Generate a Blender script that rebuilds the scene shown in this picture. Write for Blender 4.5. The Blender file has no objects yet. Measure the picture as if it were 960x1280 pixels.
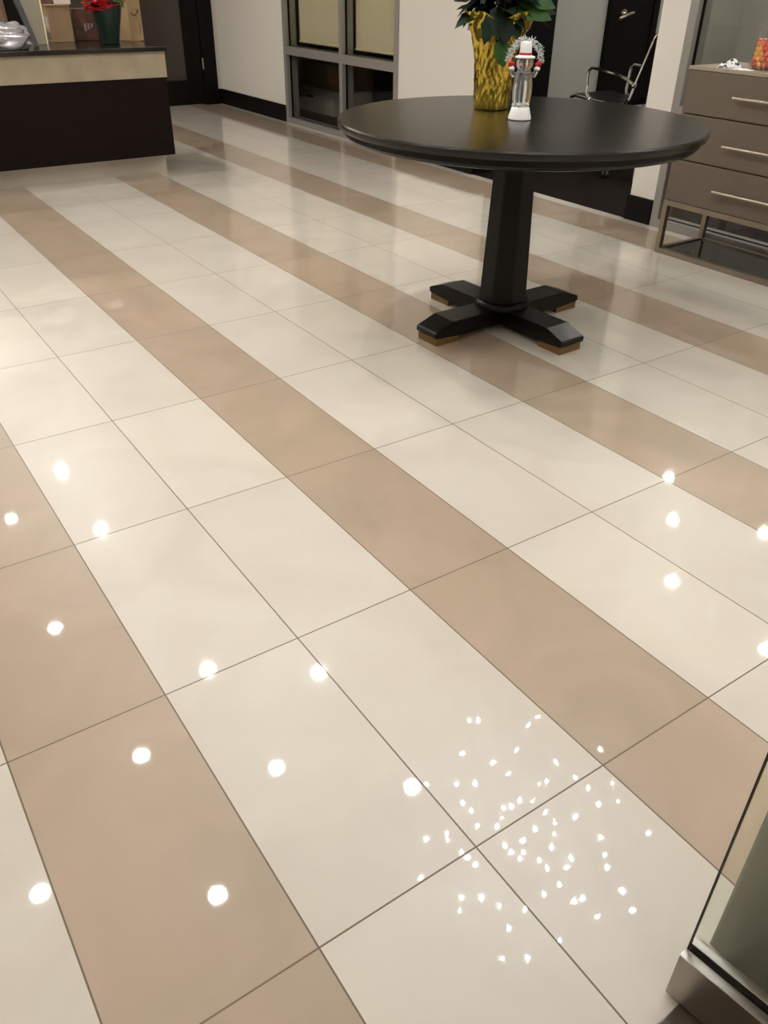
import bpy, bmesh, math, random
from mathutils import Vector, Matrix, noise
random.seed(7)
C = bpy.context.scene.collection
PI = math.pi
sc = bpy.context.scene

# ------------------------------------------------------------------ materials
def nt(name):
    m = bpy.data.materials.new(name); m.use_nodes = True
    return m, m.node_tree, m.node_tree.nodes['Principled BSDF']

def srgb(r, g, b):
    f = lambda c: (c/255/12.92) if c/255 <= .04045 else ((c/255+.055)/1.055)**2.4
    return (f(r), f(g), f(b), 1)

def mat(name, col, rough=.5, metal=0, bump=0, bscale=40, var=0, vscale=8, coat=0, coatr=.03, stretch=None, spec=.5, emit=None, es=0):
    m, t, p = nt(name)
    p.inputs['Base Color'].default_value = col
    p.inputs['Roughness'].default_value = rough
    p.inputs['Metallic'].default_value = metal
    p.inputs['Coat Weight'].default_value = coat
    p.inputs['Coat Roughness'].default_value = coatr
    p.inputs['Specular IOR Level'].default_value = spec
    if emit:
        p.inputs['Emission Color'].default_value = emit; p.inputs['Emission Strength'].default_value = es
    co = None
    if var or bump:
        tc = t.nodes.new('ShaderNodeTexCoord'); mp = t.nodes.new('ShaderNodeMapping')
        t.links.new(tc.outputs['Object'], mp.inputs['Vector'])
        if stretch: mp.inputs['Scale'].default_value = stretch
        co = mp.outputs['Vector']
    if var:
        n = t.nodes.new('ShaderNodeTexNoise'); n.inputs['Scale'].default_value = vscale; n.inputs['Detail'].default_value = 5
        t.links.new(co, n.inputs['Vector'])
        r = t.nodes.new('ShaderNodeValToRGB')
        r.color_ramp.elements[0].position = .3; r.color_ramp.elements[1].position = .7
        r.color_ramp.elements[0].color = [c*(1-var) for c in col[:3]]+[1]
        r.color_ramp.elements[1].color = [min(1, c*(1+var)) for c in col[:3]]+[1]
        t.links.new(n.outputs['Fac'], r.inputs['Fac']); t.links.new(r.outputs['Color'], p.inputs['Base Color'])
    if bump:
        n = t.nodes.new('ShaderNodeTexNoise'); n.inputs['Scale'].default_value = bscale; n.inputs['Detail'].default_value = 4
        t.links.new(co, n.inputs['Vector'])
        b = t.nodes.new('ShaderNodeBump'); b.inputs['Strength'].default_value = bump; b.inputs['Distance'].default_value = .01
        t.links.new(n.outputs['Fac'], b.inputs['Height']); t.links.new(b.outputs['Normal'], p.inputs['Normal'])
    return m

def glass_pane(name, tint=(.9, .93, .9, 1), ior=1.5, mixd=0):
    # flat architectural glass: see-through tint plus fresnel mirror
    m = bpy.data.materials.new(name); m.use_nodes = True; t = m.node_tree; t.nodes.clear()
    o = t.nodes.new('ShaderNodeOutputMaterial'); mx = t.nodes.new('ShaderNodeMixShader')
    fr = t.nodes.new('ShaderNodeFresnel'); fr.inputs['IOR'].default_value = ior
    tr = t.nodes.new('ShaderNodeBsdfTransparent'); tr.inputs['Color'].default_value = tint
    gl = t.nodes.new('ShaderNodeBsdfGlossy'); gl.inputs['Roughness'].default_value = .01
    ge = t.nodes.new('ShaderNodeNewGeometry'); mu = t.nodes.new('ShaderNodeMath'); mu.operation = 'MULTIPLY_ADD'
    mu.inputs[1].default_value = -1; mu.inputs[2].default_value = 1; t.links.new(ge.outputs['Backfacing'], mu.inputs[0])
    m3 = t.nodes.new('ShaderNodeMath'); m3.operation = 'MULTIPLY'; t.links.new(fr.outputs[0], m3.inputs[0]); t.links.new(mu.outputs[0], m3.inputs[1])
    t.links.new(m3.outputs[0], mx.inputs[0]); t.links.new(tr.outputs[0], mx.inputs[1]); t.links.new(gl.outputs[0], mx.inputs[2])
    last = mx
    if mixd:
        df = t.nodes.new('ShaderNodeBsdfDiffuse'); df.inputs['Color'].default_value = (.8, .8, .82, 1)
        m2 = t.nodes.new('ShaderNodeMixShader'); m2.inputs[0].default_value = mixd
        t.links.new(mx.outputs[0], m2.inputs[1]); t.links.new(df.outputs[0], m2.inputs[2]); last = m2
    t.links.new(last.outputs[0], o.inputs[0])
    return m

TU, TV = .3, .604      # tile pitch across and along the stripes
def floor_mat():
    m, t, p = nt('polished_tile')
    N = t.nodes.new; L = t.links.new
    def mth(op, a, b=None, c=None):
        n = N('ShaderNodeMath'); n.operation = op
        for i, v in enumerate((a, b, c)):
            if v is None: continue
            if isinstance(v, (int, float)): n.inputs[i].default_value = v
            else: L(v, n.inputs[i])
        return n.outputs[0]
    tc = N('ShaderNodeTexCoord'); sx = N('ShaderNodeSeparateXYZ'); L(tc.outputs['Object'], sx.inputs[0])
    u = mth('DIVIDE', sx.outputs['X'], TU); v = mth('DIVIDE', sx.outputs['Y'], TV)
    iu = mth('FLOOR', u); iv = mth('FLOOR', v)
    md = mth('FLOORED_MODULO', iu, 3.0)
    beige = mth('LESS_THAN', md, .5)
    # distance to nearest joint in metres
    fu = mth('SUBTRACT', u, iu); fv = mth('SUBTRACT', v, iv)
    du = mth('MULTIPLY', mth('MINIMUM', fu, mth('SUBTRACT', 1.0, fu)), TU)
    dv = mth('MULTIPLY', mth('MINIMUM', fv, mth('SUBTRACT', 1.0, fv)), TV)
    g = mth('LESS_THAN', mth('MINIMUM', du, dv), .0015)
    # per tile random
    cb = N('ShaderNodeCombineXYZ'); L(iu, cb.inputs[0]); L(iv, cb.inputs[1])
    wn = N('ShaderNodeTexWhiteNoise'); wn.noise_dimensions = '2D'; L(cb.outputs[0], wn.inputs['Vector'])
    # soft clouds, offset per tile so veins stop at the joints
    off = N('ShaderNodeVectorMath'); off.operation = 'MULTIPLY_ADD'
    L(cb.outputs[0], off.inputs[0]); off.inputs[1].default_value = (7.3, 4.1, 0); L(tc.outputs['Object'], off.inputs[2])
    n1 = N('ShaderNodeTexNoise'); n1.inputs['Scale'].default_value = 3.2; n1.inputs['Detail'].default_value = 4; n1.inputs['Distortion'].default_value = .8
    L(off.outputs[0], n1.inputs['Vector'])
    n2 = N('ShaderNodeTexNoise'); n2.inputs['Scale'].default_value = 900; n2.inputs['Detail'].default_value = 1
    L(tc.outputs['Object'], n2.inputs['Vector'])
    def ramp(a, b, fac, lo=.35, hi=.65):
        r = N('ShaderNodeValToRGB'); r.color_ramp.elements[0].color = a; r.color_ramp.elements[1].color = b
        r.color_ramp.elements[0].position = lo; r.color_ramp.elements[1].position = hi; L(fac, r.inputs['Fac']); return r.outputs[0]
    cream = ramp(srgb(212, 203, 189), srgb(219, 211, 197), n1.outputs['Fac'])
    tan = ramp(srgb(174, 156, 133), srgb(186, 164, 143), n1.outputs['Fac'])
    def mix(f, a, b, mode='MIX'):
        x = N('ShaderNodeMix'); x.data_type = 'RGBA'; x.blend_type = mode
        if isinstance(f, float): x.inputs[0].default_value = f
        else: L(f, x.inputs[0])
        for s, q in ((6, a), (7, b)):
            if isinstance(q, tuple): x.inputs[s].default_value = q
            else: L(q, x.inputs[s])
        return x.outputs[2]
    c = mix(beige, cream, tan)
    val = mth('ADD', mth('MULTIPLY', wn.outputs['Value'], .05), mth('MULTIPLY_ADD', n2.outputs['Fac'], .08, .935))
    cc = N('ShaderNodeCombineColor'); [L(val, cc.inputs[i]) for i in range(3)]
    c = mix(1.0, c, cc.outputs[0], 'MULTIPLY')
    c = mix(g, c, srgb(112, 98, 78))
    L(c, p.inputs['Base Color'])
    p.inputs['Roughness'].default_value = .34
    p.inputs['Specular IOR Level'].default_value = .35
    cw = mth('SUBTRACT', 1.0, g); L(cw, p.inputs['Coat Weight'])
    p.inputs['Coat Roughness'].default_value = .03
    p.inputs['Coat IOR'].default_value = 1.5
    return m

M = {}
M['tile'] = floor_mat()
M['wall'] = mat('warm_white_paint', srgb(218, 212, 202), .6, bump=.03, bscale=300)
M['wall_grey'] = mat('grey_green_paint', srgb(160, 158, 148), .6, bump=.03, bscale=300)
M['ceiling'] = mat('ceiling_paint', srgb(220, 219, 214), .8)
M['base'] = mat('espresso_baseboard', srgb(14, 9, 7), .5, spec=0.15)
M['alu'] = mat('anodised_aluminium', srgb(150, 146, 140), .38, metal=.35, bump=.02, bscale=200)
M['steel'] = mat('brushed_steel', srgb(168, 160, 152), .3, metal=1, bump=.04, bscale=60, stretch=(1, 25, 25))
M['darkdoor'] = mat('espresso_door', srgb(12, 9, 8), .45, bump=.03, bscale=80, spec=0.15)
M['darkglass'] = mat('smoked_door_glass', srgb(62, 56, 50), .18, bump=0)
M['glass'] = glass_pane('window_glass', (.93, .93, .90, 1))
M['doorglass'] = glass_pane('door_glass', (.95, .97, .93, 1))
M['glassedge'] = mat('glass_edge', srgb(14, 12, 9), .3)
M['seal'] = mat('black_gasket', srgb(18, 14, 12), .6, spec=0.1)
M['shade'] = mat('roller_shade_fabric', srgb(208, 198, 172), .8, bump=.05, bscale=400)
M['officefloor'] = mat('dark_office_carpet', srgb(27, 19, 16), .6, var=.35, vscale=6, stretch=(1, 8, 1), bump=.05, bscale=200, spec=0.1)
M['tabletop'] = mat('black_stained_wood', srgb(24, 20, 16), .26, var=.35, vscale=10, stretch=(1.5, 30, 1), bump=.04, bscale=14, spec=.42)
M['tablebody'] = mat('black_lacquered_wood', srgb(12, 9, 7), .32, bump=.03, bscale=40, spec=0.22)
M['brasspad'] = mat('bronze_foot_pad', srgb(120, 92, 52), .5, metal=.3)
M['counterdark'] = mat('espresso_laminate', srgb(24, 16, 13), .6, var=.25, vscale=60, stretch=(1, 1, 4), spec=0.08)
M['countertop'] = mat('dark_polished_stone', srgb(26, 19, 15), .15, var=.2, vscale=30)
M['marble'] = mat('cream_stone_band', srgb(152, 140, 116), .5, var=.14, vscale=7, bump=.02)
M['kick'] = mat('champagne_steel_kick', srgb(200, 190, 172), .45, metal=.15, var=.06, vscale=3)
M['cabinet'] = mat('taupe_wood_veneer', srgb(98, 86, 72), .5, var=.12, vscale=14, stretch=(1, 8, 60), bump=.03, bscale=80)
M['cabtop'] = mat('taupe_top', srgb(150, 138, 120), .35, var=.06, vscale=20)
M['nickel'] = mat('satin_nickel', srgb(196, 184, 168), .28, metal=1)
M['framemetal'] = mat('champagne_metal_frame', srgb(142, 130, 116), .33, metal=.85)
M['gap'] = mat('shadow_gap', srgb(30, 24, 20), .8, spec=0.1)
M['gold'] = mat('gold_foil', srgb(225, 196, 86), .18, metal=1, bump=.35, bscale=32, stretch=(1, 1, .35))
M['soil'] = mat('potting_soil', srgb(40, 28, 20), .9, bump=.5, bscale=120)
M['leafdark'] = mat('dark_green_leaf', srgb(17, 34, 14), .5, var=.3, vscale=30, spec=.2)
M['leaf'] = mat('green_leaf', srgb(46, 80, 26), .45, var=.25, vscale=30, spec=.25)
M['stem'] = mat('green_stem', srgb(50, 60, 34), .5)
M['redflower'] = mat('red_petal', srgb(205, 30, 42), .5, var=.25, vscale=60)
M['greenpot'] = mat('green_foil_pot', srgb(8, 36, 27), .35, bump=.12, bscale=40)
M['white'] = mat('white_plastic', srgb(235, 232, 228), .35)
M['redplastic'] = mat('red_plastic', srgb(190, 30, 40), .35)
M['frostice'] = mat('glitter_ice', srgb(220, 222, 215), .15, spec=.9)
M['acrylic'] = glass_pane('clear_acrylic', (.99, .99, .98, 1), 1.45, .10)
M['acrylicsolid'] = mat('clear_cast_acrylic', (.97, .97, .97, 1), .04); M['acrylicsolid'].node_tree.nodes['Principled BSDF'].inputs['Transmission Weight'].default_value = .92; M['acrylicsolid'].node_tree.nodes['Principled BSDF'].inputs['IOR'].default_value = 1.28
M['silverstuff'] = mat('grey_scarf', srgb(120, 122, 130), .2, metal=.5)
M['black'] = mat('black_plastic', srgb(20, 18, 18), .4)
M['chrome'] = mat('chrome', srgb(215, 212, 208), .08, metal=1)
M['leather'] = mat('black_leather', srgb(26, 23, 23), .38, bump=.06, bscale=120, spec=0.3)
M['card'] = mat('brown_cardboard', srgb(142, 116, 82), .7, var=.08, vscale=8, bump=.02)
M['cardlight'] = mat('kraft_card', srgb(158, 132, 94), .65, var=.08, vscale=8)
M['cardred'] = mat('russet_card', srgb(96, 62, 50), .6, var=.2, vscale=18)
M['whitecard'] = mat('white_card', srgb(205, 195, 185), .6)
M['label'] = mat('grey_label', srgb(150, 140, 132), .5)
M['ink'] = mat('dark_print', srgb(70, 48, 36), .6)
M['brownpaper'] = mat('brown_paper', srgb(112, 88, 66), .6, var=.3, vscale=8, stretch=(6, 1, .4))
M['silverbag'] = mat('silver_plastic_film', srgb(185, 183, 190), .2, metal=.7)
M['panel'] = mat('pale_panel', srgb(150, 142, 122), .4)
M['brightedge'] = mat('polished_pale_edge', srgb(245, 235, 190), .3)
M['candyorange'] = mat('orange_wrapper', srgb(238, 110, 40), .25, coat=.5)
M['candyred'] = mat('red_wrapper', srgb(222, 58, 48), .25, coat=.5)
M['candyyellow'] = mat('yellow_wrapper', srgb(244, 178, 40), .25, coat=.5)
M['candypink'] = mat('pink_wrapper', srgb(216, 92, 100), .25, coat=.5)
M['grey'] = mat('grey_plastic', srgb(132, 128, 134), .5)
M['lampwhite'] = mat('downlight_lens', (1, .93, .82, 1), .5, emit=(1, .965, .925, 1), es=205)
M['lampmid'] = mat('mid_downlight_lens', (1, .93, .82, 1), .5, emit=(1, .965, .925, 1), es=600)
M['lampfar'] = mat('far_downlight_lens', (1, .93, .82, 1), .5, emit=(1, .965, .925, 1), es=900)
M['lampoffice'] = mat('office_downlight_lens', (1, .93, .82, 1), .5, emit=(1, .965, .92, 1), es=470)
M['bulb'] = mat('sparkle_bulb', (1, 1, 1, 1), .5, emit=(.88, .93, 1, 1), es=460)
M['plate'] = mat('steel_threshold', srgb(120, 112, 104), .35, metal=1)

# ------------------------------------------------------------------ mesh helpers
def bm_box(bm, x0, x1, y0, y1, z0, z1, bev=0, seg=2):
    t = bmesh.new()
    bmesh.ops.create_cube(t, size=1)
    for v in t.verts:
        v.co = Vector(((x0+x1)/2+v.co.x*(x1-x0), (y0+y1)/2+v.co.y*(y1-y0), (z0+z1)/2+v.co.z*(z1-z0)))
    if bev: bmesh.ops.bevel(t, geom=list(t.edges), offset=bev, segments=seg, affect='EDGES', profile=.7)
    merge(bm, t); return bm

def merge(bm, t, mtx=None):
    if mtx is not None: bmesh.ops.transform(t, matrix=mtx, verts=list(t.verts))
    me = bpy.data.meshes.new('tmp'); t.to_mesh(me); t.free(); bm.from_mesh(me); bpy.data.meshes.remove(me)

def box(*a, **k): return bm_box(bmesh.new(), *a, **k)

def prism(pts, z0, z1, top=None, bev=0):
    t = bmesh.new(); top = top or pts; n = len(pts)
    a = [t.verts.new((p[0], p[1], z0)) for p in pts]; b = [t.verts.new((p[0], p[1], z1)) for p in top]
    t.faces.new(a[::-1]); t.faces.new(b)
    for i in range(n): t.faces.new((a[i], a[(i+1) % n], b[(i+1) % n], b[i]))
    bmesh.ops.recalc_face_normals(t, faces=list(t.faces))
    if bev: bmesh.ops.bevel(t, geom=list(t.edges), offset=bev, segments=2, affect='EDGES')
    return t

def lathe(prof, n=40, fn=None):
    t = bmesh.new(); rings = []
    for (r, z) in prof:
        rr = []
        for i in range(n):
            a = 2*PI*i/n
            q = (r*math.cos(a), r*math.sin(a), z)
            if fn: q = fn(a, r, z)
            rr.append(t.verts.new(q))
        rings.append(rr)
    for k in range(len(rings)-1):
        for i in range(n):
            t.faces.new((rings[k][i], rings[k][(i+1) % n], rings[k+1][(i+1) % n], rings[k+1][i]))
    if prof[0][0] > 1e-5: t.faces.new(rings[0][::-1])
    if prof[-1][0] > 1e-5: t.faces.new(rings[-1])
    bmesh.ops.remove_doubles(t, verts=list(t.verts), dist=1e-6)
    bmesh.ops.recalc_face_normals(t, faces=list(t.faces))
    return t

def tube(bm, pts, r, n=10, r2=None, closed=False):
    pts = [Vector(p) for p in pts]; m = len(pts); rings = []
    up = None
    for i, p in enumerate(pts):
        if closed: d = (pts[(i+1) % m]-pts[i-1]).normalized()
        else: d = (pts[min(i+1, m-1)]-pts[max(i-1, 0)]).normalized()
        if up is None:
            up = d.orthogonal().normalized()
        up = (up-d*up.dot(d)).normalized(); s = d.cross(up)
        rad = r if r2 is None else r+(r2-r)*i/(m-1)
        rings.append([bm.verts.new(p+(up*math.cos(2*PI*j/n)+s*math.sin(2*PI*j/n))*rad) for j in range(n)])
    K = m if closed else m-1
    for i in range(K):
        a, b = rings[i], rings[(i+1) % m]
        for j in range(n): bm.faces.new((a[j], a[(j+1) % n], b[(j+1) % n], b[j]))
    if not closed:
        bm.faces.new(rings[0][::-1]); bm.faces.new(rings[-1])
    return bm

def ball(bm, c, r, sub=2, sc3=(1, 1, 1), rot=None):
    t = bmesh.new(); bmesh.ops.create_icosphere(t, subdivisions=sub, radius=1)
    mt = Matrix.Translation(c) @ (rot or Matrix()) @ Matrix.Diagonal((r*sc3[0], r*sc3[1], r*sc3[2], 1))
    merge(bm, t, mt); return bm

def obj(name, bm, m, parent=None, smooth=False, kind=None, loc=None, ang=35):
    me = bpy.data.meshes.new(name)
    bmesh.ops.recalc_face_normals(bm, faces=list(bm.faces))
    bm.to_mesh(me); bm.free()
    me.materials.append(m)
    if smooth:
        for p in me.polygons: p.use_smooth = True
        try: me.set_sharp_from_angle(angle=math.radians(ang))
        except Exception: pass
    o = bpy.data.objects.new(name, me); C.objects.link(o)
    if parent: o.parent = parent
    if loc: o.location = loc
    if kind: o['kind'] = kind
    return o

def struct(name, bm, m, **k): return obj(name, bm, m, kind='structure', **k)

def thing(name, label, cat, loc=(0, 0, 0), rz=0, group=None):
    o = bpy.data.objects.new(name, None); C.objects.link(o); o.empty_display_size = .1
    o.location = loc; o.rotation_euler = (0, 0, rz); o['label'] = label; o['category'] = cat
    if group: o['group'] = group
    return o

def tag(o, label, cat, group=None):
    o['label'] = label; o['category'] = cat
    if group: o['group'] = group
    return o

def dup(root, loc, rz=None, label=None):
    r = root.copy(); C.objects.link(r); r.location = loc
    if rz is not None: r.rotation_euler = rz if hasattr(rz, '__len__') else (0, 0, rz)
    if label: r['label'] = label
    for ch in list(root.children):
        c = ch.copy(); C.objects.link(c); c.parent = r
    return r

# ------------------------------------------------------------------ room shell
H = 2.7; XW = 3.08; YB = 8.3; XL = -3.2; YF = -.34
struct('floor', box(XL-.15, XW, -3.0, YB+.15, -.05, 0), M['tile'])
struct('floor', box(XW, 6.15, .3, YB+.15, -.05, 0), M['officefloor'])
struct('ceiling', box(XL-.15, 6.15, -3.0, YB+.15, H, H+.1), M['ceiling'])
w = bmesh.new()
bm_box(w, XW, XW+.13, 6.87, YB, 0, H)              # far solid piece
bm_box(w, XW, XW+.13, 4.15, 5.08, 0, H)            # between glazing and opening
bm_box(w, XW, XW+.13, 2.53, 2.71, 0, H)            # pier beside the chest
bm_box(w, XW, XW+.13, 5.08, 6.87, 2.35, H)         # heads
bm_box(w, XW, XW+.13, 2.71, 4.15, 2.35, H)
bm_box(w, XW, XW+.13, .75, 2.53, 2.35, H)
bm_box(w, XW, XW+.13, -3.0, .75, 0, H)
struct('wall_right', w, M['wall'])
w = bmesh.new()
bm_box(w, XL-.15, .95, YB, YB+.13, 0, H); bm_box(w, 3.03, XW+.13, YB, YB+.13, 0, H); bm_box(w, .95, 3.03, YB, YB+.13, 2.2, H)
struct('wall_back', w, M['wall'])
struct('wall_left', box(XL-.15, XL, -3.0, YB, 0, H), M['wall'])
w = bmesh.new()
bm_box(w, .08, XW, YF-.14, YF, 0, H); bm_box(w, XL, -1.75, YF-.14, YF, 0, H); bm_box(w, -1.75, .08, YF-.14, YF, 2.4, H)
struct('wall_front', w, M['wall'])
struct('wall_vestibule', box(XL-.15, XW, -3.13, -3.0, 0, H), M['wall'])
# offices behind the glazing
w = bmesh.new()
bm_box(w, XW+.13, 6.0, 4.27, 4.37, 0, H)           # partition with the dark doors
bm_box(w, 6.0, 6.15, .3, YB+.15, 0, H)
bm_box(w, XW+.13, 6.0, .3, .42, 0, H)
struct('wall_office', w, M['wall_grey'])
struct('wall_store', box(XW+.13, 6.0, YB, YB+.15, 0, H), M['wall_grey'])
# baseboards
struct('baseboard_right', box(XW-.014, XW, 6.87, YB, 0, .14, bev=.003), M['base'])
struct('baseboard_right', box(XW-.014, XW+.144, 4.136, 5.08, 0, .14, bev=.003), M['base'])
struct('baseboard_right', box(XW-.014, XW+.144, 2.535, 2.724, 0, .135, bev=.003), M['base'])
struct('baseboard_back', box(3.03, XW, YB-.014, YB, 0, .14, bev=.003), M['base'])
struct('baseboard_office', box(XW+.15, 6.0, 4.256, 4.27, 0, .12, bev=.003), M['base'])

# ---- storefront glazing in the right wall
def glazing(name, y0, y1, mull, rail, bars=True):
    x0, x1 = XW-.012, XW+.10
    f = bmesh.new(); fw = .05
    bm_box(f, x0, x1, y0, y0+fw, 0, 2.35, bev=.002, seg=1); bm_box(f, x0, x1, y1-fw, y1, 0, 2.35, bev=.002, seg=1)
    for ym in mull: bm_box(f, x0, x1, ym-fw/2, ym+fw/2, 0, 2.35, bev=.002, seg=1)
    for z0, z1 in ((0, .045), (rail-.035, rail+.03), (2.3, 2.35)):
        bm_box(f, x0+.001, x1-.001, y0+fw/2, y1-fw/2, z0, z1)
    root = obj(name, f, M['alu'], kind='structure')
    ys = [y0+fw/2]+list(mull)+[y1-fw/2]
    g = bmesh.new()
    for a, b in zip(ys[:-1], ys[1:]):
        for z0, z1 in ((.045, rail-.035), (rail+.03, 2.3)):
            o = box(XW+.04, XW+.046, a+fw/2, b-fw/2, z0, z1); obj('glass_pane', o, M['glass'], root)
    s = bmesh.new()
    for a, b in zip(ys[:-1], ys[1:]):
        for z0, z1 in ((.045, rail-.035), (rail+.03, 2.3)):
            e = fw/2+.001
            for q in ((a+e-.0005, a+e+.004, z0, z1), (b-e-.004, b-e+.0005, z0, z1)):
                bm_box(s, XW+.022, XW+.0395, *q)
            bm_box(s, XW+.03, XW+.0395, a+e, b-e, z0, z0+.004); bm_box(s, XW+.03, XW+.0395, a+e, b-e, z1-.004, z1)
    obj('gasket', s, M['seal'], root)
    return root
g1 = glazing('window_1', 5.08, 6.87, (5.89,), .592)
g2 = glazing('window_2', .75, 2.53, (1.55,), .592)
for a, b in ((5.13, 5.85), (5.95, 6.78)):
    s = box(XW+.115, XW+.119, a, b, .66, 2.28)
    tube(s, [(XW+.117, a, .66), (XW+.117, b, .66)], .011, 10)
    o = obj('roller_shade', s, M['shade'])
    tag(o, ('yellowish roller shade in the right pane behind the mullioned window' if a < 5.5 else 'yellowish roller shade in the left pane, nearest the far corner'), 'roller shade', None)
# white sill strip between floor tiles and carpet is part of the tile pattern (x 3.0 - 3.08)

# ---- far dark double door with smoked glass
d = bmesh.new()
bm_box(d, 2.885, 3.03, YB-.03, YB+.1, 0, 2.2, bev=.004); bm_box(d, .95, 1.03, YB-.03, YB+.1, 0, 2.2, bev=.004); bm_box(d, 1.03, 2.885, YB-.03, YB+.1, 2.1, 2.2)
door = obj('door_1', d, M['darkdoor'], kind='structure')
for x0, x1, hinge in ((1.98, 2.875, 1), (1.04, 1.965, 0)):
    l = bmesh.new(); a, b = YB-.015, YB+.03
    bm_box(l, x0, x0+.16, a, b, .01, 2.09, bev=.003); bm_box(l, x1-.17, x1, a, b, .01, 2.09, bev=.003)
    bm_box(l, x0+.15, x1-.16, a, b, .01, .235, bev=.003); bm_box(l, x0+.15, x1-.16, a, b, 1.95, 2.09, bev=.003)
    leaf = obj('door_leaf', l, M['darkdoor'], door)
    obj('door_glass', box(x0+.15, x1-.16, YB, YB+.012, .23, 1.96), M['darkglass'], leaf)
    if hinge:
        for hz in (.38, 1.1, 1.85):
            h = bmesh.new(); tube(h, [(2.88, YB-.035, hz-.05), (2.88, YB-.035, hz+.05)], .008, 10)
            obj('hinge', h, M['nickel'], leaf)

# ---- dark office doors in the partition
l = box(3.25, 3.74, 4.15, 4.19, .03, 2.1, bev=.003)
dd = obj('door_2', l, M['darkdoor'], kind='structure')
d = bmesh.new()
bm_box(d, 4.36, 4.42, 4.225, 4.27, 0, 2.12); bm_box(d, 4.82, 4.88, 4.225, 4.27, 0, 2.12); bm_box(d, 4.42, 4.82, 4.225, 4.27, 2.06, 2.12)
d3 = obj('door_3', d, M['darkdoor'], kind='structure')
lf = obj('door_leaf', box(4.422, 4.818, 4.235, 4.265, .01, 2.055, bev=.002), M['darkdoor'], d3)
h = bmesh.new()
tube(h, [(4.50, 4.236, .955), (4.50, 4.225, .955)], .028, 20); tube(h, [(4.50, 4.23, .955), (4.50, 4.18, .955)], .010, 12)
tube(h, [(4.545, 4.178, .962), (4.50, 4.176, .955), (4.44, 4.178, .935), (4.40, 4.182, .925)], .011, 12)
obj('door_handle', h, M['nickel'], lf, smooth=True)

# ---- entrance: aluminium jamb, threshold, open glass door
struct('trim_1', box(-.112, .09, -.49, -.318, 0, 2.4, bev=.003), mat('grey_jamb_metal', srgb(158, 156, 146), .35, metal=.2, var=.12, vscale=3, stretch=(8, 8, .6)))
struct('trim_2', box(-1.75, -.113, -.50, -.35, 0, .006, bev=.002), M['plate'])
gd = thing('glass_door', 'open frameless glass door with a brushed steel bottom rail, in the corner nearest the camera', 'glass door', (-.205, -.325, 0), math.radians(8.4))
RL = -.92
for s in (-1, 1):
    x0, x1 = (-.021, -.0055) if s < 0 else (.0055, .021)
    obj('rail_side', box(x0, x1, RL, 0, .007, .104, bev=.0022, seg=2), M['steel'], gd, smooth=True)
obj('rail_seal', box(-.0052, .0052, RL+.002, -.004, .012, .094), M['seal'], gd)
obj('glass_panel', box(-.0045, .0045, RL, -.0035, .0945, 2.3), M['doorglass'], gd)
obj('glass_edge', box(-.0046, .0046, -.0034, -.0018, .0945, 2.3), M['glassedge'], gd)

# ------------------------------------------------------------------ round pedestal table
tb = thing('pedestal_table', 'large round black wooden pedestal table with a cross-shaped foot', 'table', (1.325, 1.815, 0), math.radians(2))
R0 = .655
obj('tabletop', lathe([(0, .733), (R0-.012, .733), (R0-.003, .737), (R0, .743), (R0, .757), (R0-.004, .7625), (R0-.01, .763), (0, .763)], 160), M['tabletop'], tb, smooth=True)
obj('apron', lathe([(0, .700), (R0-.055, .700), (R0-.03, .706), (R0-.022, .716), (R0-.022, .7328), (0, .7328)], 128), M['tablebody'], tb, smooth=True)
def octa(r, n=8, ph=PI/8): return [(r*math.cos(ph+2*PI*i/n), r*math.sin(ph+2*PI*i/n)) for i in range(n)]
cb = prism(octa(.100), .105, .66, octa(.079), bev=.003)
merge(cb, prism(octa(.086), .655, .70, octa(.12)))
obj('column', cb, M['tablebody'], tb)
obj('collar', lathe([(0, .075), (.098, .075), (.112, .08), (.114, .09), (.110, .100), (.102, .106), (0, .106)], 64), M['tablebody'], tb, smooth=True)
for k in range(4):
    a = k*PI/2
    # side profile swept across width
    prof = [(.0, .022), (.27, .022), (.385, .030), (.392, .036), (.392, .050), (.385, .056), (.305, .084), (.0, .084)]
    t = bmesh.new(); wd = .060
    A = [t.verts.new((x, -wd, z)) for x, z in prof]; B = [t.verts.new((x, wd, z)) for x, z in prof]
    t.faces.new(A); t.faces.new(B[::-1])
    for i in range(len(prof)): t.faces.new((A[i], B[i], B[(i+1) % len(prof)], A[(i+1) % len(prof)]))
    bmesh.ops.recalc_face_normals(t, faces=list(t.faces))
    bmesh.ops.bevel(t, geom=[e for e in t.edges if abs(e.verts[0].co.y-e.verts[1].co.y) < 1e-6 and e.calc_length() > .01], offset=.003, segments=2, affect='EDGES')
    x0 = .0
    bmesh.ops.transform(t, matrix=Matrix.Rotation(a, 4, 'Z') @ Matrix.Translation((.001*k, 0, 0)), verts=list(t.verts))
    ft = obj('foot', t, M['tablebody'], tb)
    p = box(.27, .386, -.056, .056, 0, .029, bev=.002); bmesh.ops.transform(p, matrix=Matrix.Rotation(a, 4, 'Z'), verts=list(p.verts))
    obj('foot_pad', p, M['brasspad'], ft)

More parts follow.
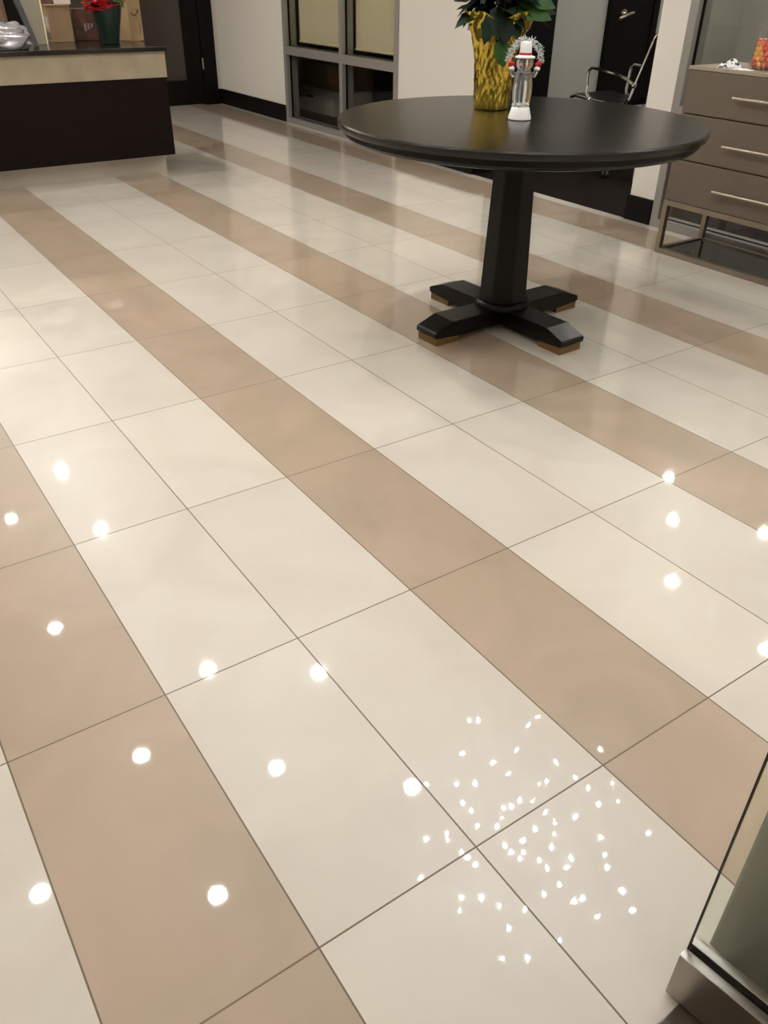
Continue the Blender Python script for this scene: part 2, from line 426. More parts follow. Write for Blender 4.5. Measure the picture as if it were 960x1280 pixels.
# ------------------------------------------------------------------ leaf builder
def leaf_bm(bm, base, tip, width, nrm, lobes=0, droop=0, fold=.25, n=9):
    base, tip = Vector(base), Vector(tip); d = tip-base; L = d.length; d.normalize()
    nrm = Vector(nrm); nrm = (nrm-d*nrm.dot(d)).normalized(); s = d.cross(nrm)
    rows = []
    for i in range(n+1):
        t = i/n
        wv = math.sin(PI*min(1, t**.72))**.85*width*.5
        if lobes: wv *= 1+.30*(1 if (i % 3) == 1 else -.25)*(1-t)
        if i in (0, n): wv = .0008
        c = base+d*(L*t)-nrm*(droop*t*t*L)
        e = nrm*(fold*wv)
        rows.append([bm.verts.new(c-s*wv+e), bm.verts.new(c-nrm*.0), bm.verts.new(c+s*wv+e)])
    th = .0009
    back = [[bm.verts.new(v.co-nrm*th) for v in r] for r in rows]
    for i in range(n):
        for j in range(2):
            bm.faces.new((rows[i][j], rows[i][j+1], rows[i+1][j+1], rows[i+1][j]))
            bm.faces.new((back[i][j+1], back[i][j], back[i+1][j], back[i+1][j+1]))
        bm.faces.new((rows[i][0], rows[i+1][0], back[i+1][0], back[i][0]))
        bm.faces.new((rows[i+1][2], rows[i][2], back[i][2], back[i+1][2]))

# ------------------------------------------------------------------ poinsettia in gold foil
ZT = .763
pc = Vector((1.40, 2.062, ZT))
# local axes: image right = (.828,-.561), depth away = (.57,.82)
RX = Vector((.828, -.561, 0)); DP = Vector((.568, .823, 0)); UZ = Vector((0, 0, 1))
pl = thing('potted_plant', 'leafy dark green plant in a pot wrapped in crinkled gold foil on the round table', 'potted plant', pc)
rpa = math.atan2(RX.y, RX.x)
def foilfn(a, r, z):
    b = a-rpa
    h = max(0, (z-.15)/.17); h = min(1, h)
    # lips flare left and right
    lob = .5+.5*math.cos(2*b)
    rr = r+(h**1.5)*(.008+.05*lob*(1.0 if math.cos(b) > 0 else .75))+h*.006*math.sin(7*b+2)
    rr += .0028*noise.noise(Vector((math.cos(a)*9, math.sin(a)*9, z*30)))+.0035*noise.noise(Vector((math.cos(a)*3.5, math.sin(a)*3.5, z*12+5)))
    rr += .0016*math.sin(22*a+4*math.sin(9*z*6))*min(1, z/.04)
    zz = z+h*(.030*(lob-.4)+.008*math.sin(5*b))
    return (rr*math.cos(a), rr*math.sin(a), zz)
prof = [(.060, 0), (.0655, .003)]+[(.066+.016*(i/26)+(.004 if i > 20 else 0), .004+.31*i/26) for i in range(27)]
prof += [(.086, .300), (.070, .25), (.064, .20), (0, .20)]
f = lathe(prof[:-1], 110, foilfn)
bmesh.ops.delete(f, geom=[x for x in f.faces if len(x.verts) > 10], context='FACES')
o = obj('foil_wrapper', f, M['gold'], pl, smooth=True, ang=28)
o = obj('inner_pot', lathe([(0, .003), (.05, .003), (.060, .19), (.060, .2), (0, .2)], 32), M['black'], pl, smooth=True)
obj('soil', lathe([(0, .2), (.06, .2), (.05, .205), (0, .208)], 24), M['soil'], pl)
stems = bmesh.new()
tips = []
for k in range(9):
    a = 2*PI*k/9+.3; r = .05+.05*random.random()
    top = Vector((r*1.3*math.cos(a), r*1.3*math.sin(a), .40+.14*random.random()))
    tube(stems, [(.015*math.cos(a), .015*math.sin(a), .2), tuple(top*.5+Vector((0, 0, .09))), tuple(top)], .0035, 6, r2=.002); tips.append(top)
obj('stems', stems, M['stem'], pl, smooth=True)
fo = bmesh.new(); fg = None
for k in range(120):
    a = random.uniform(0, 2*PI); z = random.uniform(.31, .56)
    rr = random.uniform(.01, .06); out = random.uniform(.09, .15)
    b = Vector((rr*math.cos(a), rr*math.sin(a), z))
    t = b+Vector((math.cos(a)*out, math.sin(a)*out*1, random.uniform(-.06, .04)))
    leaf_bm(fo, b, t, random.uniform(.042, .07), (random.uniform(-.3, .3), random.uniform(-.3, .3), 1), lobes=1, droop=.25)
def P(x, z, d=0): return RX*x+DP*d+UZ*(z-ZT)
# leaves the photo singles out
for b, t, wd, g in [
    (P(-.10, 1.085, -.02), P(-.155, 1.035, -.03), .028, 0), (P(-.10, 1.10, 0), P(-.125, 1.03, 0), .022, 0),
    (P(-.09, 1.13, 0), P(-.165, 1.115, 0), .03, 0), 
    (P(-.03, 1.08, -.09), P(-.055, .985, -.115), .055, 0), (P(.02, 1.07, -.09), P(.02, .985, -.12), .06, 0),
    (P(-.02, 1.10, -.08), P(-.005, 1.0, -.12), .055, 0), (P(.05, 1.09, -.07), P(.065, 1.00, -.11), .05, 0),
    (P(.005, 1.00, -.10), P(.022, .912, -.108), .062, 1), (P(.06, 1.11, -.05), P(.19, 1.065, -.06), .075, 1),
    (P(.10, 1.10, 0), P(.215, 1.082, 0), .05, 0), (P(.10, 1.13, -.04), P(.20, 1.10, -.05), .06, 1)]:
    if g:
        if fg is None: fg = bmesh.new()
    leaf_bm(fg if g else fo, b, t, wd, tuple(-DP*.9+UZ*.5), lobes=0 if (g and wd < .065) else 1, droop=.08, fold=.15)
    if g: obj('bright_leaf', fg, M['leaf'], pl, smooth=True, ang=60)['label'] = 'brighter green leaf'; fg = None
obj('foliage', fo, M['leafdark'], pl, smooth=True, ang=60)

# ------------------------------------------------------------------ snowman figurine
sn = thing('snowman_figurine', 'small clear acrylic snowman in a white top hat and red mittens on the round table', 'figurine', (1.312, 1.802, ZT), rpa)
# local x = image right, local y = away from the viewer
obj('base', lathe([(0, 0), (.036, 0), (.041, .003), (.040, .010), (.034, .030), (.031, .040), (.026, .044), (0, .046)], 36), M['white'], sn, smooth=True)
s = bmesh.new()
for k in range(60):
    a = random.uniform(0, 2*PI); r = random.uniform(.012, .031)
    ball(s, (r*math.cos(a), r*math.sin(a), .046+random.uniform(0, .008)), random.uniform(.003, .006), 1)
obj('snow_rim', s, M['frostice'], sn)
obj('body', lathe([(0, .046), (.027, .046), (.031, .06), (.034, .085), (.0335, .11), (.030, .135), (.025, .152), (.018, .163), (0, .168)], 40), M['acrylicsolid'], sn, smooth=True)
h = bmesh.new(); ball(h, (0, -.001, .178), .029, 3, (1.05, 1, .95)); obj('head', h, M['acrylicsolid'], sn, smooth=True)
hat = lathe([(0, .193), (.033, .192), (.035, .195), (.034, .198), (.0215, .202), (.020, .225), (.0195, .238), (.016, .243), (0, .244)], 36)
o = obj('top_hat', hat, M['white'], sn, smooth=True)
obj('hat_band', lathe([(.0216, .2025), (.0222, .203), (.0218, .209), (.0212, .2095)], 36), M['redplastic'], o)
for s_ in (-1, 1):
    fz = bmesh.new(); ball(fz, (s_*.009, -.028, .183), .0028, 1); obj('eye', fz, M['black'], sn)
fz = bmesh.new(); tube(fz, [(0, -.028, .177), (.001, -.042, .175)], .004, 8, r2=.0008); obj('nose', fz, mat('orange_nose', srgb(220, 120, 60), .5), sn)
mc = mat('pink_cheek', srgb(222, 150, 150), .5)
for s_ in (-1, 1):
    fz = bmesh.new(); ball(fz, (s_*.016, -.0235, .175), .005, 2, (1, .5, 1)); obj('cheek', fz, mc, sn)
for s_ in (-1, 1):
    t = bmesh.new(); tube(t, [(s_*.024, 0, .142), (s_*.036, -.004, .140), (s_*.043, -.006, .155)], .009, 10, r2=.008)
    arm = obj('arm', t, M['acrylicsolid'], sn, smooth=True)
    t = bmesh.new(); ball(t, (s_*.044, -.006, .161), .011, 2, (1, 1, .75)); obj('cuff', t, M['white'], arm, smooth=True)
    t = bmesh.new(); ball(t, (s_*.049, -.007, .176), .010, 2, (.9, .8, 1.15)); ball(t, (s_*.040, -.009, .175), .0048, 2); obj('mitten', t, M['redplastic'], arm, smooth=True)
t = bmesh.new()
tube(t, [(-.018, -.030, .150), (-.009, -.034, .152), (-.005, -.0355, .142), (-.006, -.036, .125), (-.004, -.037, .105)], .0032, 8)
tube(t, [(-.020, -.028, .151), (0, -.031, .147), (.020, -.026, .151)], .0035, 8)
obj('scarf', t, M['silverstuff'], sn, smooth=True)
t = bmesh.new()
for k in range(210):
    u = k/209; a = PI*(1.02-1.04*u)
    for _ in range(2):
        rr = .056+random.uniform(-.010, .010)
        c = Vector((rr*math.cos(a), .004+random.uniform(-.004, .004), .186+rr*1.08*math.sin(a)))
        tube(t, [c, c+Vector((random.uniform(-1, 1), random.uniform(-.6, .6), random.uniform(-1, 1))).normalized()*.0075], .0009, 4)
obj('snowflake_arch', t, M['frostice'], sn)

# ------------------------------------------------------------------ office chair
def office_chair():
    ch = thing('office_chair', 'black ribbed leather office chair with chrome arms, seen through the office opening', 'office chair', (4.06, 3.745, 0), 0)
    F = Vector((-.03, 1, 0)).normalized(); ch.rotation_euler.z = math.atan2(F.y, F.x)   # local +x = forward
    # seat and back as one ribbed sling following an L profile
    prof = [(.30, .462), (.26, .475), (.08, .458), (-.12, .450), (-.19, .462), (-.22, .50), (-.26, .62), (-.31, .76), (-.345, .86), (-.36, .885)]
    # resample
    pts = []
    for i in range(len(prof)-1):
        for j in range(6):
            u = j/6; pts.append((prof[i][0]*(1-u)+prof[i+1][0]*u, prof[i][1]*(1-u)+prof[i+1][1]*u))
    pts.append(prof[-1])
    def sling(pp, hw):
        t = bmesh.new(); up, lo = [], []
        for i, (x, z) in enumerate(pp):
            x0, z0 = pp[max(i-1, 0)]; x1, z1 = pp[min(i+1, len(pp)-1)]
            d = Vector((x1-x0, 0, z1-z0)).normalized(); nn = Vector((d.z, 0, -d.x))
            if nn.z < 0 and nn.x < 0: nn = -nn
            rib = .010+.004*abs(math.sin(i*PI/2))
            up.append([t.verts.new(Vector((x, y, z))+nn*rib) for y in (-hw, 0, hw)])
            lo.append([t.verts.new(Vector((x, y, z))-nn*.008) for y in (-hw, 0, hw)])
        for i in range(len(pp)-1):
            for j in range(2):
                t.faces.new((up[i][j], up[i][j+1], up[i+1][j+1], up[i+1][j])); t.faces.new((lo[i][j+1], lo[i][j], lo[i+1][j], lo[i+1][j+1]))
            for j in (0, 2): t.faces.new((up[i][j], up[i+1][j], lo[i+1][j], lo[i][j]))
        for q in (0, -1):
            for j in range(2): t.faces.new((up[q][j], up[q][j+1], lo[q][j+1], lo[q][j]))
        return t
    obj('seat', sling(pts[:25], .18), M['leather'], ch, smooth=True)
    obj('backrest', sling(pts[24:], .18), M['leather'], ch, smooth=True)
    for s in (-1, 1):
        t = bmesh.new(); tube(t, [(x, s*.19, z) for x, z in pts], .011, 8)
        obj('side_rail', t, M['chrome'], ch, smooth=True)
        t = bmesh.new()
        tube(t, [(.12, s*.195, .465), (.14, s*.21, .50), (.14, s*.218, .60), (.135, s*.22, .64), (.11, s*.22, .662), (0, s*.22, .655), (-.12, s*.218, .638), (-.20, s*.21, .615), (-.25, s*.198, .585)], .010, 8)
        ball(t, (.12, s*.195, .465), .02, 2); ball(t, (-.25, s*.198, .585), .02, 2)
        obj('armrest', t, M['chrome'], ch, smooth=True)
    t = bmesh.new(); tube(t, [(0, 0, .09), (0, 0, .30)], .026, 16); tube(t, [(0, 0, .28), (0, 0, .44)], .016, 16); bm_box(t, -.10, .10, -.12, .12, .41, .438, bev=.006)
    obj('gas_lift', t, M['chrome'], ch, smooth=True)
    for k in range(5):
        a = 2*PI*k/5+.902
        t = bmesh.new(); c, s = math.cos(a), math.sin(a)
        tube(t, [(0, 0, .105), (.12*c, .12*s, .098), (.25*c, .25*s, .078), (.30*c, .30*s, .068)], .020, 10, r2=.012)
        lg = obj('leg', t, M['chrome'], ch, smooth=True)
        t = bmesh.new()
        for q in (-1, 1):
            o0 = Vector((.30*c, .30*s, .026))+Vector((-s, c, 0))*q*.006
            tube(t, [o0, o0+Vector((-s, c, 0))*q*.016], .026, 18)
        tube(t, [(.30*c, .30*s, .03), (.30*c, .30*s, .07)], .008, 8)
        obj('caster', t, M['black'], lg, smooth=True)
    return ch
office_chair()
# grey bin behind the pier
b = bmesh.new(); merge(b, lathe([(0, 0), (.10, 0), (.115, .38), (.108, .40), (.09, .405), (0, .405)], 32))
tag(obj('waste_bin', b, M['grey'], smooth=True, loc=(3.98, 3.33, 0)), 'grey rounded bin behind the office chair, half hidden by the white pier', 'bin')

# ------------------------------------------------------------------ chest of drawers
cx0, cx1, cy0, cy1 = 2.68, 3.05, 1.11, 2.163
cab = thing('chest_of_drawers', 'taupe wood chest of three wide drawers on an open metal base against the window', 'chest of drawers', ((cx0+cx1)/2, (cy0+cy1)/2, 0))
lx, ly = (cx1-cx0)/2, (cy1-cy0)/2
obj('carcass', box(-lx+.02, lx, -ly, ly, .262, .838, bev=.002), M['cabinet'], cab)
obj('top', box(-lx-.002, lx, -ly-.003, ly+.003, .838, .852, bev=.002), M['cabtop'], cab)
for z0, z1, hz in ((.264, .452, .352), (.458, .652, .548), (.658, .836, .748)):
    dr = obj('drawer', box(-lx, -lx+.019, -ly+.002, ly-.002, z0, z1, bev=.002), M['cabinet'], cab)
    t = bmesh.new(); xx = -lx-.028
    tube(t, [(xx, -.245, hz), (xx, .245, hz)], .006, 12)
    for yy in (-.19, .19): tube(t, [(xx, yy, hz), (-lx+.002, yy, hz)], .0045, 10)
    obj('handle', t, M['nickel'], dr, smooth=True)
fb = bmesh.new(); q = .026
obj('bottom_shelf', box(-lx+q, lx-q, -ly+q, ly-q, .004, .020), mat('smoked_glass_shelf', srgb(30, 24, 19), .12, spec=.5), cab)
for zz in ((.0, q), (.236, .2615)):
    bm_box(fb, -lx, -lx+q, -ly, ly, *zz); bm_box(fb, lx-q, lx, -ly, ly, *zz)
    bm_box(fb, -lx+q, lx-q, -ly, -ly+q, *zz); bm_box(fb, -lx+q, lx-q, ly-q, ly, *zz)
obj('base_frame', fb, M['framemetal'], cab)
for sx in (0, 1):
    for sy in (0, 1):
        x = -lx if sx == 0 else lx-q; y = -ly if sy == 0 else ly-q
        obj('leg', box(x, x+q, y, y+q, q, .236), M['framemetal'], cab)
# candy jar
ZC = .852
jc = Vector((2.846, 1.884, ZC))
jar = thing('candy_jar', 'clear glass jar of wrapped candies on the chest of drawers', 'jar', jc)
R1, R2 = .078, .066
def ring(r, z): return (r, z)
obj('glass_body', lathe([(0, 0), (R1-.003, 0), (R1, .004), (R1, .02), (R2+.002, .175), (R2, .186), (R2-.004, .186), (R2-.003, .172), (R1-.005, .02), (R1-.007, .008), (0, .008)], 56), glass_pane('jar_glass', (.93, .93, .91, 1), 1.45, .03), jar, smooth=True)
cols = [('candyorange', 'orange'), ('candyred', 'red'), ('candyyellow', 'yellow'), ('candypink', 'pink')]
protos = {}
def candy(mn):
    t = bmesh.new(); ball(t, (0, 0, 0), .0105, 2, (1.15, .95, .9))
    for s in (-1, 1):
        tt = bmesh.new(); n = 10
        c = tt.verts.new((s*.010, 0, 0)); rr = [tt.verts.new((s*(.0165+.002*(i % 2)), .0065*math.cos(2*PI*i/n), .0065*math.sin(2*PI*i/n))) for i in range(n)]
        for i in range(n): tt.faces.new((c, rr[i], rr[(i+1) % n]))
        tt.faces.new(rr)
        merge(t, tt)
    return t
k = 0
for lay in range(5):
    z = .0215+lay*.0195; rin = R1-.022-(lay*.0016)
    spots = [(rin*math.cos(a), rin*math.sin(a)) for a in [2*PI*i/14+lay*.22 for i in range(14)]]
    spots += [(rin*.56*math.cos(a), rin*.56*math.sin(a)) for a in [2*PI*i/7+lay*.3 for i in range(7)]] + [(0, 0)]
    for (x, y) in spots:
        mn, cn = random.choices(cols, [5, 4, 3, 2])[0]
        loc = jc+Vector((x*1.0, y*1.0, z+random.uniform(-.0015, .0015)))
        rot = (random.uniform(-.3, .3), random.uniform(1.2, 1.9), random.uniform(0, 6.28))
        lb = cn+' wrapped candy among the mixed candies inside the glass jar'
        if mn not in protos:
            o = obj('wrapped_candy', candy(mn), M[mn], smooth=True, ang=50); tag(o, lb, 'candy', cn+' candies in the glass jar'); protos[mn] = o
        else:
            o = protos[mn].copy(); C.objects.link(o)
        o.location = loc; o.rotation_euler = rot
# crumpled white wrapper
def crumple(nx, ny, sx, sy, amp, seed, sc_=9):
    t = bmesh.new(); g = []
    for i in range(nx+1):
        row = []
        for j in range(ny+1):
            x, y = (i/nx-.5)*sx, (j/ny-.5)*sy
            q = Vector((x*sc_*4, y*sc_*4, seed))
            e = max(0, 1-(abs(i/nx-.5)*2)**3)*max(0, 1-(abs(j/ny-.5)*2)**3)
            row.append(t.verts.new((x+.01*noise.noise(q+Vector((5, 0, 0))), y+.01*noise.noise(q+Vector((0, 9, 0))), .0015+amp*e*(.35+abs(noise.noise(q))*1.6))))
        g.append(row)
    lo = [[t.verts.new((v.co.x, v.co.y, max(.0004, v.co.z-.0012))) for v in r] for r in g]
    for i in range(nx):
        for j in range(ny):
            t.faces.new((g[i][j], g[i+1][j], g[i+1][j+1], g[i][j+1])); t.faces.new((lo[i][j], lo[i][j+1], lo[i+1][j+1], lo[i+1][j]))
    return t
mw, tw, pw = nt('printed_white_wrapper')
vz = tw.nodes.new('ShaderNodeTexNoise'); vz.inputs['Scale'].default_value = 45
tcw = tw.nodes.new('ShaderNodeTexCoord'); tw.links.new(tcw.outputs['Object'], vz.inputs['Vector'])
rp = tw.nodes.new('ShaderNodeValToRGB'); rp.color_ramp.interpolation = 'CONSTANT'
rp.color_ramp.elements[0].color = srgb(232, 230, 228); rp.color_ramp.elements[1].position = .55; rp.color_ramp.elements[1].color = srgb(60, 54, 54)
tw.links.new(vz.outputs['Fac'], rp.inputs['Fac']); tw.links.new(rp.outputs['Color'], pw.inputs['Base Color']); pw.inputs['Roughness'].default_value = .35
wr = obj('crumpled_wrapper', crumple(16, 16, .085, .10, .027, 2.2), mw, smooth=False, loc=(2.785, 2.025, ZC+.0005)); wr.rotation_euler.z = .5
tag(wr, 'crumpled white printed wrapper on the chest of drawers beside the candy jar', 'wrapper')
sl = obj('paper_slip', crumple(8, 8, .055, .10, .006, 7.1), M['white'], loc=(2.715, 1.905, ZC+.0005)); sl.rotation_euler.z = .1
tag(sl, 'flat white paper slip on the chest edge in front of the candy jar', 'paper')

# ------------------------------------------------------------------ reception counter
ct = thing('reception_counter', 'low reception counter with dark panel, cream stone band and dark top', 'counter', (.3, 5.5, 0))
def L(x0, x1, y0, y1, z0, z1, **k): return box(x0-.3, x1-.3, y0-5.5, y1-5.5, z0, z1, **k)
obj('kick_plinth', L(-1.0, 1.28, 5.325, 5.95, 0, .128), M['kick'], ct)
obj('front_panel', L(-1.05, 1.307, 5.2, 6.0, .128, .598, bev=.002), M['counterdark'], ct)
obj('stone_band', L(-1.05, 1.312, 5.195, 6.0, .5985, .748, bev=.002), M['marble'], ct)
obj('countertop', L(-1.06, 1.322, 5.175, 6.02, .7485, .775, bev=.003), M['countertop'], ct)
TC = .7755
def carton(name, w_, d_, h_, loc, rz, label, m, extras=None):
    root = thing(name, label, 'box', loc, rz)
    obj('carton_body', box(-w_/2, w_/2, -d_/2, d_/2, 0, h_, bev=.003), m, root)
    return root
bx = carton('cardboard_box', .14, .24, .205, (.85, 5.865, TC), math.radians(-6), 'brown cardboard box with a grey side label on the reception counter', M['card'])
obj('flap_edge', box(-.078, .074, -.128, .125, .2055, .2115, bev=.001), M['cardlight'], bx)
obj('side_label', box(-.0712, -.0702, -.09, .05, .075, .14), M['label'], bx)
obj('side_print', box(-.0712, -.0702, -.10, .06, .012, .055), M['ink'], bx)
t = thing('white_carton', 'small white carton lying on top of the brown cardboard box', 'box', (.888, 5.84, TC+.213), math.radians(-6)); obj('carton_body', box(-.05, .05, -.07, .07, 0, .07, bev=.003), M['whitecard'], t)
t = thing('dark_carton', 'small dark carton on the brown box, left of the white carton', 'box', (.797, 5.885, TC+.213), math.radians(-6)); obj('carton_body', box(-.032, .032, -.07, .07, 0, .06, bev=.003), M['cardred'], t)
rb = carton('russet_box', .15, .10, .185, (1.035, 5.90, TC), math.radians(-4), 'dark reddish brown box between the cardboard box and green flower pot', M['cardred'])
for q in range(3): obj('label_mark', box(-.012+q*.022, .002+q*.022, -.0512, -.0502, .055+.01*q, .10), M['label'], rb)
# tall kraft box with curved arrow mark
kb = carton('kraft_box', .115, .12, .36, (1.29, 5.72, TC), math.radians(24), 'light kraft box with a curved smile-shaped arrow mark, at the right end of the counter', M['cardlight'])
t = bmesh.new()
arc = [(-.030+.06*i/12, -.0608, .165-.022*math.sin(PI*i/12)+.012*i/12) for i in range(13)]
tube(t, arc, .0032, 6); obj('smile_curve', t, M['ink'], kb); t = bmesh.new(); tube(t, [(arc[-1][0]-.014, -.0608, arc[-1][2]+.005), (arc[-1][0]+.003, -.0608, arc[-1][2]+.004), (arc[-1][0]+.001, -.0608, arc[-1][2]-.014)], .0028, 6)
obj('arrow_head', t, M['ink'], kb)
t = bmesh.new(); tube(t, [(.03, -.0608, .04), (.034, -.0608, .10)], .0018, 6)
obj('print_line', t, M['ink'], kb)
# red flowers in green pot
fp = thing('flower_pot', 'tapered dark green pot of red flowers standing on the reception counter', 'potted plant', (1.06, 5.47, TC))
obj('pot', lathe([(0, 0), (.052, 0), (.056, .004), (.064, .05), (.098, .20), (.106, .225), (.110, .232), (.106, .236), (.096, .22), (.09, .20), (0, .195)], 48), M['greenpot'], fp, smooth=True)
fv = bmesh.new(); st = bmesh.new()
FR = [RX*random.uniform(-.095, .06)-DP*random.uniform(.088, .118)+UZ*random.uniform(.185, .25) for _ in range(34)]
for k in range(84):
    a = random.uniform(0, 2*PI); r = .12*math.sqrt(random.random()); z = .245+random.uniform(-.01, .13)*(1-r*3) - (.05 if (r > .09 and math.sin(a-3.6) > .55) else 0)
    c = Vector((r*math.cos(a), r*math.sin(a), z))
    if k >= 50: c = FR[k-50]
    fl = bmesh.new()
    tube(st, [(c.x*.3, c.y*.3, .24), tuple(c)], .002, 5)
    for p in range(6):
        b = 2*PI*p/6+random.random(); dirv = Vector((math.cos(b), math.sin(b), random.uniform(0, .9))).normalized()
        leaf_bm(fl, c, c+dirv*.027, .025, (0, 0, 1), fold=.4, n=4)
    ball(fl, c, .004, 1)
    obj('flower', fl, M['redflower'], fp, smooth=True, ang=60)
FX = RX; 
for bb, tt in [((-.11, .30, -.01), (-.125, .175, -.03)), ((-.09, .33, 0), (-.135, .20, -.01)), ((.085, .28, -.03), (.125, .205, -.03)), ((.08, .31, -.02), (.145, .25, -.02)), ((-.08, .36, .02), (-.15, .30, .05)), ((.06, .36, .03), (.13, .38, .06))]:
    f3 = lambda q: RX*q[0]+UZ*q[1]+DP*q[2]
    leaf_bm(fv, f3(bb), f3(tt), .045, tuple(-DP+UZ*.4), droop=.1)
    tube(st, [(0, 0, .2), f3(bb)], .002, 5)
obj('leaves', fv, M['leaf'], fp, smooth=True, ang=60); obj('stems', st, M['stem'], fp)
# pale panel with bright edge, dark leaning easel leg, bags
pn = thing('display_panel', 'pale upright display panel with a bright polished edge left of the cardboard box', 'display panel', (.64, 5.62, TC), math.radians(-3))
obj('board', box(-.06, .052, -.012, .012, 0, .40, bev=.002), M['panel'], pn)
obj('bright_edge', box(.0525, .060, -.013, .013, 0, .40, bev=.001), M['brightedge'], pn)
t = bmesh.new()
merge(t, prism([(.535, -.02), (.565, -.02), (.565, .0), (.535, .0)], 0, .32, [(.47, .10), (.51, .10), (.51, .12), (.47, .12)], bev=.002))
tag(obj('easel_leg', t, M['black'], loc=(.035, 5.46, TC)), 'black leaning stand leg between the silver bag and pale panel', 'stand')
bp = bmesh.new()
t = prism([(-.10, -.05), (.10, -.05), (.10, .05), (-.10, .05)], 0, .36, [(-.11, -.03), (.085, -.03), (.085, .03), (-.11, .03)])
bmesh.ops.subdivide_edges(t, edges=list(t.edges), cuts=8, use_grid_fill=True)
for v in t.verts: v.co += Vector((0, -.012*math.sin(v.co.x*70+v.co.z*4)*(1 if v.co.y < 0 else 0), 0))
merge(bp, t)
tag(obj('paper_bag', bp, M['brownpaper'], smooth=True, loc=(.40, 5.72, TC)), 'brown pleated paper bag standing behind the shiny silver bag', 'bag')
t = bmesh.new(); bmesh.ops.create_icosphere(t, subdivisions=5, radius=1)
for v in t.verts:
    c = v.co.copy(); n = 1+.20*noise.noise(c*1.7)+.30*abs(noise.noise(Vector((c.x*1.6, c.y*1.6, c.z*2.6))+Vector((3, 1, 7))))
    v.co = Vector((c.x*.175*n, c.y*.068*n, max(-.999, c.z)*.085*n))
for v in t.verts:
    v.co.z = max(v.co.z, -.055)+.055
tag(obj('silver_bag', t, M['silverbag'], smooth=True, loc=(.352, 5.29, TC), ang=80), 'crumpled shiny silver plastic bag lying on the left end of the counter', 'bag')

# boxes in the dark room behind the left window
def storebox(x, y, z, w_, d_, h_, rz, m, label, lab=False):
    root = thing('storage_box', label, 'box', (x, y, z), rz); obj('carton_body', box(-w_/2, w_/2, -d_/2, d_/2, 0, h_, bev=.004), m, root)
    if lab: obj('paper_label', box(-w_/2-.0015, -w_/2-.0005, -.02, .15, h_*.35, h_*.85), M['whitecard'], root); obj('label_print', box(-w_/2-.0025, -w_/2-.0016, 0, .13, h_*.6, h_*.7), M['ink'], root)
storebox(3.83, 7.28, 0, .45, .75, .21, 0, M['whitecard'], 'pale carton with a paper label on the floor behind the left window pane', True)
storebox(3.85, 7.25, .2105, .40, .70, .22, 0, M['card'], 'brown carton stacked on the pale labelled carton behind the window')
storebox(3.9, 5.35, 0, .5, .55, .30, .1, M['cardred'], 'dark carton on the floor behind the right window pane')

# ------------------------------------------------------------------ lights
def downlight(first, x, y, label, group, lm='lampwhite'):
    if first is None:
        r = thing('downlight_or_fill', label, 'downlight', (x, y, H-.001), 0, group)
        obj('trim_ring', lathe([(.041, -.001), (.050, -.006), (.062, -.004), (.065, 0), (.041, 0)], 40), M['white'], r, smooth=True)
        l = lathe([(0, -.003), (.039, -.003), (.040, -.0005), (0, -.0005)], 32); obj('lens', l, M[lm], r)
        return r
    return dup(first, (x, y, H-.001))
lob = [(.304, 6.427), (.306, 5.287), (-.276, 5.863), (-.352, 4.281), (.375, 3.301), (.982, 2.874), (-.245, 2.861), (.383, 2.34), (.965, 1.792), (-.977, 2.31), (-.236, 1.806),
       (-1.6, 1.5), (-.9, .9), (-.1, .35), (-2.4, 2.4), (2.95, .25)]  # added fill lights, set where neither they nor their reflections show
lob += [(-.2, 8.0), (-2.6, 6.4), (-.5, -1.5), (-1.5, -1.4), (.9, -1.4)]  # more unseen fill, added to brighten the far end and the entrance jamb
firsts = {}
for x, y in lob:
    lm = 'lampfar' if y > 5 and (x > -.2 or y > 6) else ('lampmid' if (x > .3 and y > 2.8) or x > 2.5 else 'lampwhite')
    r = downlight(firsts.get(lm), x, y, 'round recessed ceiling downlight above the lobby, mirrored as a white spot on the tiles or added unseen as fill', 'lobby downlights mirrored in the floor', lm)
    firsts.setdefault(lm, r)
off = [(4.437, 2.778), (3.748, 2.22), (3.691, 1.355), (4.973, 3.265), (4.931, 2.229)]
fo_ = None
for x, y in off:
    r = downlight(fo_, x, y, 'round recessed ceiling downlight above the office beyond the window', 'office downlights mirrored in the floor', 'lampoffice'); fo_ = fo_ or r

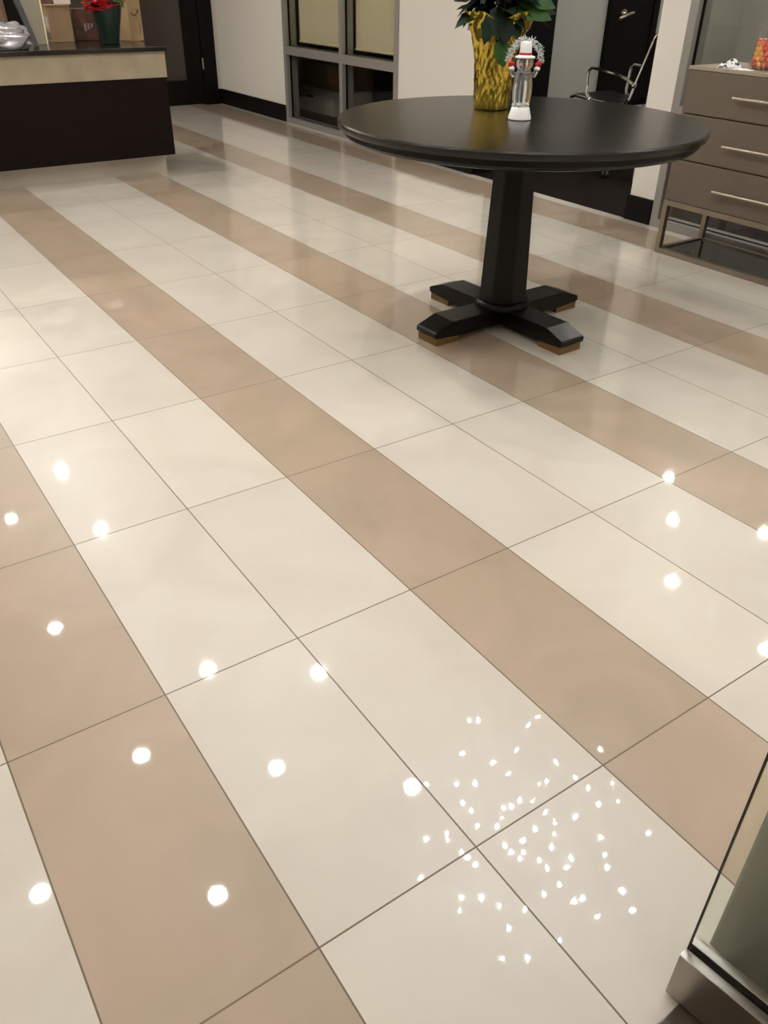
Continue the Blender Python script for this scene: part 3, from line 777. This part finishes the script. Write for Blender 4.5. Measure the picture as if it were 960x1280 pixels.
# chandelier: cloud of sparkling bulbs, seen only mirrored in the floor
BUL = [(1.182, 1.603, 2.101), (1.289, 1.644, 2.205), (1.449, 1.432, 2.146), (1.592, 1.494, 2.225), (1.345, 1.396, 2.233), (0.98, 1.417, 2.042), (1.063, 1.279, 2.024), (1.251, 1.341, 2.305), (1.376, 1.153, 2.108), (1.385, 1.031, 2.1), (1.814, 1.211, 2.359), (1.445, 0.984, 2.18), (1.661, 0.996, 2.304), (1.515, 0.849, 2.182), (1.459, 0.914, 2.237), (1.205, 0.854, 2.071), (0.947, 1.399, 2.236), (1.07, 1.396, 2.315), (0.881, 1.274, 2.198), (0.924, 1.255, 2.272), (0.883, 1.159, 2.248), (0.544, 1.132, 2.042), (0.747, 1.225, 2.278), (0.704, 1.168, 2.221), (0.671, 1.03, 2.122), (0.634, 0.952, 2.031), (0.775, 1.038, 2.314), (0.464, 1.059, 2.181), (0.595, 0.921, 2.264), (0.697, 0.896, 2.319), (0.715, 0.798, 2.263), (0.582, 0.908, 2.333), (0.745, 0.68, 2.154), (0.691, 0.707, 2.292), (0.535, 0.583, 2.171), (0.696, 0.582, 2.338), (0.851, 0.55, 2.319), (0.808, 0.649, 2.053), (0.901, 0.649, 2.066), (0.912, 0.568, 2.094), (1.093, 0.644, 2.348), (0.983, 0.488, 2.168), (1.176, 0.445, 2.233), (1.137, 0.496, 2.122), (1.211, 0.637, 2.192), (1.225, 0.672, 2.151), (1.269, 0.74, 2.139), (1.527, 0.661, 2.219), (1.069, 0.747, 2.219), (1.358, 1.216, 2.327), (1.346, 1.167, 2.252), (1.19, 0.817, 2.336), (1.192, 1.185, 2.311), (1.267, 1.17, 2.357), (1.057, 1.167, 2.248), (0.916, 1.04, 2.075), (0.999, 1.137, 2.313), (1.151, 1.202, 2.348), (1.261, 1.069, 2.328), (1.187, 0.948, 2.213), (1.176, 0.928, 2.263), (1.013, 0.811, 2.092), (1.135, 1.014, 2.303), (0.992, 0.962, 2.215), (0.901, 0.873, 2.117), (0.816, 0.91, 2.042), (0.957, 0.989, 2.31), (0.996, 0.962, 2.357), (0.899, 0.774, 2.05), (1.034, 0.826, 2.292), (0.781, 1.438, 2.16)]
cc = Vector((1.08, .98, 0))
cd = thing('chandelier', 'starburst chandelier of many tiny bright bulbs, seen mirrored as sparkles on the tiles', 'chandelier', (cc.x, cc.y, H))
obj('ceiling_rose', lathe([(0, 0), (.07, 0), (.06, -.02), (.012, -.03), (0, -.03)], 32), M['chrome'], cd, smooth=True)
t = bmesh.new(); tube(t, [(0, 0, -.02), (0, 0, -.30)], .006, 10); ball(t, (0, 0, -.33), .035, 3); obj('rod', t, M['chrome'], cd, smooth=True)
bulb0 = None
for b in BUL:
    v = Vector(b)-Vector((cc.x, cc.y, H)); c0 = Vector((0, 0, -.33))
    t = bmesh.new(); tube(t, [c0, v+(c0-v).normalized()*.008], .0012, 5); arm = obj('arm', t, M['chrome'], cd)
    if bulb0 is None:
        t = bmesh.new()
        ball(t, (0, 0, 0), .0052, 1)
        bulb0 = obj('bulb', t, M['bulb'], arm); bl = bulb0
    else:
        bl = bulb0.copy(); C.objects.link(bl); bl.parent = arm
    bl.location = v
    s = random.uniform(.6, 1.25); bl.scale = (s, s, s)

# ------------------------------------------------------------------ world, camera, view
wd = bpy.data.worlds.new('night'); sc.world = wd; wd.use_nodes = True
wd.node_tree.nodes['Background'].inputs['Color'].default_value = (.9, .8, .65, 1); wd.node_tree.nodes['Background'].inputs['Strength'].default_value = .05
cam = bpy.data.cameras.new('camera'); co = bpy.data.objects.new('camera', cam); C.objects.link(co)
R = [[0.827748, -0.560962, 0.012421], [-0.303158, -0.465745, -0.831371], [0.472152, 0.6844, -0.55558]]
mm = Matrix(((R[0][0], -R[1][0], -R[2][0]), (R[0][1], -R[1][1], -R[2][1]), (R[0][2], -R[1][2], -R[2][2])))
co.matrix_world = Matrix.Translation((-.8927, -.5766, 1.2056)) @ mm.to_4x4()
cam.sensor_fit = 'HORIZONTAL'; cam.sensor_width = 36; cam.lens = 1015.83/960*36; cam.clip_start = .01
sc.camera = co
sc.view_settings.view_transform = 'Standard'; sc.view_settings.look = 'None'; sc.view_settings.gamma = 1
sc.view_settings.use_curve_mapping = False
sc.view_settings.exposure = 0.57
